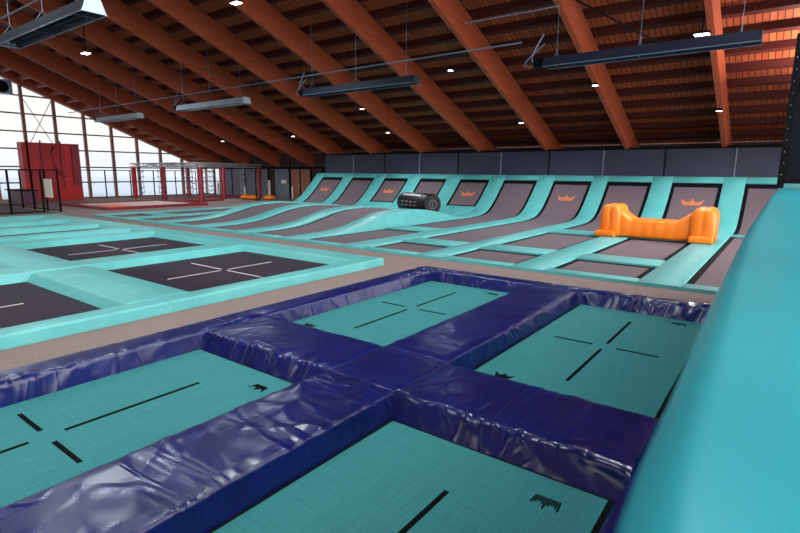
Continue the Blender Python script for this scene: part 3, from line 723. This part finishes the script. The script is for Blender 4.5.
# ---------------------------------------------------------------- radiant heaters, pipes, hoses
def heater(xa_, xb2, y, z, w_, h_, label, hoses=True, refl=None):
    refl = refl or REFL
    t = empty('radiant_heater', W((xa_+xb2)/2, y, z), label, 'heater', 'long ceiling heaters')
    sec = [(-w_/2, 0), (-w_*.30, h_), (w_*.30, h_), (w_/2, 0), (w_/2-.008, 0), (w_*.30-.008, h_-.01), (-w_*.30+.008, h_-.01), (-w_/2+.008, 0)]
    b = MB(); n = 8
    vs = [W(x, y+a, z+c) for x in (xa_, xb2) for a, c in sec]
    b.add(vs, [(k, (k+1) % n, n+(k+1) % n, n+k) for k in range(n)]); b.build('hood', refl, t)
    for s_ in (-1, 1):
        b = MB(); b.tube([W(xa_, y+s_*w_/2, z), W(xb2, y+s_*w_/2, z)], .015, 6); b.build('hood_edge', STEEL, t)
    for x in (xa_, xb2):
        b = MB(); b.prism([W(x-.006, y+a, z+c) for a, c in sec[:4]], W(.012, 0, 0)); b.build('end_cap', CAPM if not hoses or xa_ < -9 else REFL, t)
    for s_ in (-.045, .045):
        b = MB(); b.tube([W(xa_, y+s_, z+h_*.5), W(xb2, y+s_, z+h_*.5)], .05, 10); b.build('burner_tube', refl, t)
    nh = 3 if xb2-xa_ > 2 else 2
    for k in range(nh):
        x = xa_+(xb2-xa_)*(.06+.86*k/(nh-1)); top = roofz(y, DEPTH)
        b = MB(); b.tube([W(x, y-w_*.3, z+h_), W(x, y, z+h_+.1), W(x, y+w_*.3, z+h_)], .012, 5); b.tube([W(x, y, z+h_+.1), W(x, y, top)], .008, 5); b.build('hanger', STEEL, t)
        b = MB(); b.ubox(x-.01, x+.01, y-w_/2, y+w_/2, z-.006, z+.004); b.build('cross_bar', REFL, t)
    if hoses:
        for q in (0, 1):
            b = MB(); P_ = []
            for k in range(13):
                u = k/12; P_.append(W(xa_-.04-.30*math.sin(math.pi*u)*(1 if q else .55), y-.02+.05*q, z+.06+u*(.40-.12*q)-.12*math.sin(math.pi*u)))
            b.tube(P_, .02, 6); b.build('gas_hose', STEEL, t)
        b = MB(); b.ubox(xa_-.16, xa_, y-.07, y+.07, z+.01, z+.13); b.build('burner_box', BLACK, t)
    return t
HY, HZ = 7.5, 2.5
heater(-3.01, -.44, HY, HZ, .24, .13, 'long grey ceiling heater hanging at the upper right')
heater(-8.0, -5.3, HY, HZ, .24, .13, 'long grey ceiling heater hanging at the top centre')
heater(-12.7, -9.95, HY, HZ, .24, .13, 'long pale ceiling heater left of centre, under the dark beams', refl=CAPM)  # pale hood colour paints in the reflected windows
heater(-17.3, -14.75, HY, HZ-.05, .24, .13, 'farthest pale ceiling heater at the left, in front of the glazed wall', refl=CAPM)  # hood and tubes coloured pale for the window reflection too
heater(-8.0, -5.59, 2.475, 2.5, .23, .13, 'nearest ceiling heater, seen large from below in the top-left corner', hoses=False)
b = MB(); b.tube([W(-19.5, HY, 2.86), W(-3.4, HY, 2.9)], .03, 8); tag(b.build('gas_pipe', STEEL), 'thin metal supply pipe running level above the ceiling heaters', 'pipe')
b = MB(); b.tube([W(-4.35, 7.45, 3.3), W(-2.85, 7.47, 3.3)], .022, 8); tag(b.build('conduit', STEEL), 'short thin conduit under the roof between the fourth and second beams from the right', 'conduit')
b = MB(); b.tube([W(-9.8, 2.0, 2.5), W(-4.0, 2.0, 2.5)], .016, 8); tag(b.build('gas_pipe', STEEL), 'thin pipe slanting above the large heater in the top-left corner', 'pipe')
b = MB(); b.tube([W(-2.9, 7.1, 3.5), W(-2.6, 7.5, 3.33), W(-1.83, 8.5, 2.92), W(-1.1, 9.2, 2.72)], .03, 6); tag(b.build('cable', BLACK), 'black cable slanting between the two rightmost lit beams', 'cable')

# ---------------------------------------------------------------- lamps
def spot(c, watts, parent):        # the light a lamp throws downwards
    l = bpy.data.lights.new('lamp_light', 'SPOT'); l.energy = watts; l.spot_size = math.radians(150); l.spot_blend = .6
    l.shadow_soft_size = .12; l.color = (.88, .97, 1)
    o = bpy.data.objects.new('lamp_light', l); COL.objects.link(o); o.parent = parent; o.location = c-parent.location
def pendant(x, y, z, label, top=None, watts=290):
    t = empty('pendant_lamp', W(x, y, z), label, 'lamp', 'small round pendant lamps')
    c = W(x, y, z)
    b = MB(); b.lathe([(.03, .10), (.10, .08), (.125, .0), (.12, -.01)], c, 14); b.build('lamp_shade', BLACK, t)
    b = MB(); b.lathe([(.10, -.012), (.11, -.02)], c, 14); b.build('lamp_disc', LAMP, t)
    b = MB(); b.tube([c+Vector((0, 0, .1)), W(x, y, roofz(y, DEPTH))], .008, 5); b.build('cord', BLACK, t)
    spot(c-Vector((0, 0, .06)), watts, t)
def squarelamp(x, y, z, sx, label):
    t = empty('flood_lamp', W(x, y, z), label, 'lamp', 'small rectangular flood lamps')
    b = MB(); b.ubox(x-sx, x+sx, y-sx*.7, y+sx*.7, z, z+.03); b.ubox(x-.01, x+.01, y-.01, y+.01, z+.03, roofz(y, DEPTH)); b.build('lamp_body', BLACK, t)
    b = MB(); b.ubox(x-sx*.85, x+sx*.85, y-sx*.55, y+sx*.55, z-.006, z); b.build('lamp_panel', LAMP, t)
    spot(W(x, y, z)-Vector((0, 0, .05)), 560, t)
for x, y, z, l in ((-9.1, 8.36, 2.77, 'pendant lamp beside the hanger of the top-centre heater'), (-8.05, 9.25, 2.43, 'pendant lamp in the middle, just below the top-centre heater'),
                   (-8.2, 10.4, 1.98, 'pendant lamp on a long cord right of centre, above the wall panels'), (-5.1, 8.28, 2.81, 'pendant lamp on a thin cord between the third and fourth beams from the right'),
                   (-4.55, 10.2, 2.02, 'low pendant lamp before the third beam from the right'), (-1.06, 10.2, 2.04, 'pendant lamp against the rightmost pale beam'),
                   (-2.8, 9.2, 2.47, 'pendant lamp below the upper-right heater, at the second beam'), (-13.1, 8.4, 2.77, 'pendant lamp left of the third heater, above its end'),
                   (-15.1, 10.35, 1.96, 'pendant lamp above the red pillars'), (-11.6, 10.3, 2.0, 'pendant lamp left of centre near the foot of the dark beams'), (-17.0, 8.5, 2.73, 'pendant lamp just above the farthest heater')):
    pendant(x, y, z, l)
squarelamp(-13.3, 5.62, 3.64, .12, 'bright flood lamp near the top-left corner')
squarelamp(-7.7, 5.68, 3.75, .10, 'bright flood lamp at the top edge, left of centre')
squarelamp(-1.15, 8.2, 2.83, .10, 'bright flood lamp beside the rightmost pale beam')

# added unseen flood lamp, turned up to brighten the roof bay behind the netting
t = empty('flood_lamp', W(.42, 9.6, 2.17), 'added unseen flood lamp behind the right-edge netting, brightening the last roof bay', 'lamp')
b = MB(); b.lathe([(.12, 0), (.2, .14), (.19, .15)], W(.42, 9.6, 2.10), 14); b.build('lamp_body', BLACK, t)
b = MB(); b.lathe([(.17, .15), (.17, .155)], W(.42, 9.6, 2.10), 14); b.build('lamp_panel', LAMP, t)
b = MB(); b.tube([W(.42, 9.6, 2.10), W(.42, 9.3, 2.2), W(.42, 9.3, roofz(9.3, DEPTH))], .015, 5); b.build('bracket', BLACK, t)
l = bpy.data.lights.new('lamp_light', 'SPOT'); l.energy = 900; l.spot_size = math.radians(170); l.spot_blend = .5; l.shadow_soft_size = .15; l.color = (1, .93, .84)
o = bpy.data.objects.new('lamp_light', l); COL.objects.link(o); o.parent = t; o.location = (0, 0, .05); o.rotation_euler = (math.radians(180), 0, 0)
for x in (-10.5, -7.6, -4.7, -1.8):
    for y in (-.6, 2.6):
        squarelamp(x+.9*(y > 2), y, 3.9, .12, 'flood lamp under the roof above the blue and teal blocks, outside the picture')
# ---------------------------------------------------------------- left side: red wall, fence, red platform, ninja frame
t = empty('climbing_wall', W(-19.1, 6.6, 0), 'tall red padded wall standing in front of the glazed gable', 'padded wall')
b = MB(); b.ubox(-19.3, -18.95, 5.88, 7.5, 0, 1.83); b.build('padded_body', RED, t)
for y in (6.38, 6.93):
    b = MB(); b.tube([W(-18.9, y, 1.9), W(-18.88, y, .85), W(-18.9, y+.02, .4)], .06, 8); b.build('guide_tube', CRIMS, t)
b = MB(); P_ = [W(-18.9, 6.75, 1.72), W(-18.88, 6.66, 1.5), W(-18.88, 6.7, 1.15), W(-18.88, 6.9, .82), W(-18.9, 7.02, .8)]; b.tube(P_, .08, 8); b.build('curved_tube', CRIMS, t)
b = MB(); b.tube([W(-18.9, 6.02, 1.86), W(-18.9, 6.02, .05)], .06, 8); b.build('edge_tube', BLACK, t)
b = MB(); b.ubox(-18.94, -18.88, 7.25, 7.47, .5, 1.8); b.build('side_pad', CRIMS, t)

# black fence around the matted corner (one run across, one run towards the viewer)
def fence(name, pts, label, zt=.99, panel=True, poster=False):
    t = empty(name, W(pts[0][0], pts[0][1], 0), label, 'fence')
    for x, y in pts:
        b = MB(); b.tube([W(x, y, 0), W(x, y, zt)], .055, 6); b.build('fence_post', BLACK, t)
    b = MB(); b.tube([W(*p, zt) for p in pts], .04, 6); b.build('top_rail', BLACK, t)
    b = MB(); b.tube([W(*p, .04) for p in pts], .03, 6); b.build('bottom_rail', BLACK, t)
    return t
f1 = fence('fence', [(-13.85, 4.95), (-14.5, 4.9), (-15.25, 4.87), (-16.0, 4.85), (-16.9, 4.83), (-17.9, 4.81)], 'black steel fence across the matted corner, carrying a white notice')
b = MB(); b.add([W(-13.86, 4.95, .05), W(-15.25, 4.88, .05), W(-15.25, 4.88, .96), W(-13.86, 4.95, .96)], [(0,1,2,3)]); b.build('mesh_panel', FMESH, f1, recalc=False)
b = MB(); b.ubox(-14.42, -13.99, 4.85, 4.865, .34, .78); n0 = b.build('notice_board', WHITEP, f1)
b = MB()
for k in range(5): b.ubox(-14.36, -14.05-.04*(k % 2), 4.845, 4.85, .42+.07*k, .428+.07*k)
b.build('notice_print', SEAM, n0)
fence('fence', [(-13.84, 4.6), (-13.8, 3.95), (-13.74, 3.4), (-13.7, 2.7)], 'black steel fence run at the left edge turning towards the viewer')
b = MB(); b.ubox(-19.4, -13.75, 2.2, 4.75, 0, .012); tag(b.build('floor_mat', MAT_DK), 'dark matting on the floor inside the black fence', 'mat')
t = empty('desk', W(-17.6, 5.2, 0), 'dark purple counter behind the black fence at the left', 'desk')
b = MB(); b.ubox(-18.3, -17.0, 5.2, 5.5, .02, .40); b.build('counter_body', mat('dark_purple_panel', srgb(70,18,50), .5), t)
b = MB(); b.ubox(-18.35, -16.95, 5.15, 5.55, .40, .43); b.build('counter_top', BLACK, t)

# fence along the glazed wall
f3 = fence('fence', [(-19.5, 7.6+.88*k) for k in range(7)], 'long black fence running along the glazed gable wall', zt=.99)
# red and white low platform
t = empty('landing_platform', W(-14.9, 7.2, 0), 'low white landing platform with red rim on the floor behind the fence', 'platform')
b = MB(); b.ubox(-16.3, -13.75, 5.95, 8.7, .005, .035); b.build('white_top', mat('pale_matting', srgb(205,185,180), .6), t)
for a in ((-16.4, -13.65, 5.88, 6.03), (-16.4, -13.65, 8.62, 8.75)):
    b = MB(); b.ubox(*a, 0, .07); b.build('red_rim', CRIMS, t)
for a in ((-13.8, -13.65, 6.03, 8.62), (-16.4, -16.25, 6.03, 8.62)):
    b = MB(); b.ubox(*a, 0, .07); b.build('red_rim', CRIMS, t)
b = MB(); b.ubox(-15.0, -14.2, 6.15, 6.75, .036, .06); tag(b.build('orange_mat', mat('orange_matting', srgb(225,110,60), .6)), 'small orange patterned mat lying on the white platform', 'mat')
b = MB(); b.ubox(-16.2, -15.3, 8.8, 10.4, 0, .06); tag(b.build('red_mat', CRIMS), 'flat crimson mat between the red pillars', 'mat')
b = MB(); b.ubox(-18.0, -16.05, 11.6, 12.4, 0, .06); tag(b.build('red_mat', CRIMS), 'flat dark red mat in front of the grey doors', 'mat')

pil = [(-19.03, 9.27, 'leftmost red padded pillar'), (-16.79, 9.15, 'second red padded pillar from the left, in front of the glazing'), (-19.06, 11.4, 'red padded pillar standing back between the others'),
       (-14.04, 8.79, 'nearest red padded pillar at the corner of the white platform'), (-16.25, 11.07, 'red padded pillar in front of the grey doors'), (-15.88, 12.36, 'rightmost red padded pillar beside the orange cushion')]
for x, y, l in pil:
    t = empty('padded_pillar', W(x, y, 0), l, 'pillar', 'red padded pillars under the truss')
    b = MB(); b.lathe([(.17, .0), (.20, .03), (.20, 2.62), (.17, 2.66)], W(x, y, 0), 16); b.build('padding', CRIMS if x > -18 else RED, t, smooth=True, angle=40)
    b = MB(); b.tube([W(x, y, 1.1), W(x, y, 1.115)], .12, 10); b.build('post_head', SILVER, t)
# truss: ladder frames between pillar heads
t = empty('overhead_truss', W(-16.5, 10, 1.1), 'silver lattice truss frame resting on the red pillars', 'truss')
def truss(p, q):
    p = Vector(p); q = Vector(q); d = q-p; L = d.length; n = max(4, int(L/.8)); s_ = d.cross(Vector((0, 0, 1))).normalized()*.16
    b = MB(); hgt = Vector((0, 0, .26))
    for o in (s_, -s_):
        for z in (Vector(), hgt): b.tube([p+o+z, q+o+z], .035, 6)
        for k in range(n):
            a = p+d*(k/n)+o; c = p+d*((k+1)/n)+o
            b.tube([a, c+hgt] if k % 2 else [a+hgt, c], .02, 5)
    for k in range(n+1): b.tube([p+d*(k/n)+s_+hgt, p+d*(k/n)-s_+hgt], .02, 5)
    b.build('truss_span', SILVER, t)
Z = 1.13
truss(W(-19.03, 9.2, Z), W(-19.06, 11.5, Z)); truss(W(-19.1, 9.25, Z), W(-14.0, 8.79, Z)); truss(W(-16.79, 9.1, Z), W(-16.25, 11.1, Z)); truss(W(-14.04, 8.75, Z), W(-15.88, 12.4, Z))
truss(W(-19.06, 11.4, Z), W(-15.9, 12.3, Z)); truss(W(-17.9, 9.2, Z), W(-17.6, 11.7, Z)); truss(W(-15.4, 9.0, Z), W(-16.9, 12.0, Z))
# hanging grips, ropes under the truss
for i, (x, y) in enumerate(((-18.3, 9.18), (-17.85, 9.6), (-17.7, 10.7), (-16.6, 9.85), (-15.7, 9.6), (-15.2, 11.1), (-16.37, 10.4), (-18.0, 11.71))):
    g = empty('hanging_rings', W(x, y, .6), 'pale ring ladder hanging from the silver truss between the red pillars', 'climbing ring', 'ring ladders under the truss')
    b = MB(); b.tube([W(x, y-.05, 1.13), W(x, y-.05, .2)], .018, 5); b.build('rope', SEAM, g); b = MB(); b.tube([W(x, y+.05, 1.13), W(x, y+.05, .2)], .018, 5); b.build('rope', SEAM, g)
    for k in range(5):
        b = MB(); b.tube([W(x, y-.09, .25+.18*k), W(x, y, .22+.18*k), W(x, y+.09, .25+.18*k)], .035, 6); b.build('rung', SEAM, g)
# orange cushions, white posts, sign
def soft(name, c, s_, mt, label, cat):
    x, y, z = c; a, d, h_ = s_; rows = []
    for i in range(13):
        u = i/12; e = (1-abs(2*u-1)**4)**.5 if 0 < u < 1 else .3
        rows.append([W(x-a+2*a*u, y+d*e*math.cos(2*math.pi*k/16), z+h_+h_*e*math.sin(2*math.pi*k/16)) for k in range(16)])
    b = MB(); grid_solid(b, rows); tag(b.build(name, mt, smooth=True), label, cat)
soft('orange_cushion', (-15.35, 11.5, .0), (.40, .22, .085), ORANGE, 'orange inflatable cushion on the floor before the rightmost red pillars', 'cushion')
soft('orange_cushion', (-14.55, 11.75, .0), (.20, .18, .085), ORANGE, 'smaller orange cushion to the right of the black post', 'cushion')
for x, y, z0, z1, l in ((-18.85, 12.6, .05, .55, 'white upright post before the grey doors, left of the orange cushion'), (-17.1, 12.6, .05, .45, 'short white post just behind the orange cushion'), (-15.6, 12.6, .1, .75, 'slim white post before the grey doors'), (-14.45, 12.7, .02, .46, 'white upright post drawing the bright reflection on the brown doors')):  # the one at the brown doors stands for a bright reflection
    b = MB(); b.lathe([(.09, 0), (.10, .05), (.10, (z1-z0)*H), (.05, (z1-z0)*H+.05)], W(x, y, 0), 12); tag(b.build('white_post', WHITEP, smooth=True, angle=40), l, 'post')
b = MB(); b.ubox(-15.3, -15.05, 12.93, 12.95, .55, .68); tag(b.build('wall_notice', WHITEP), 'small white notice on the grey door panel beside the brown doors', 'notice')
b = MB(); b.tube([W(-13.6, 11.9, 0), W(-13.6, 11.9, 1.42)], .05, 8); tag(b.build('black_pole', BLACK), 'black pole standing before the brown doors', 'pole')
b = MB(); b.tube([W(-14.7, 11.3, 0), W(-14.7, 11.3, 1.1)], .05, 8); tag(b.build('black_pole', BLACK), 'black pole just right of the larger orange cushion', 'pole')
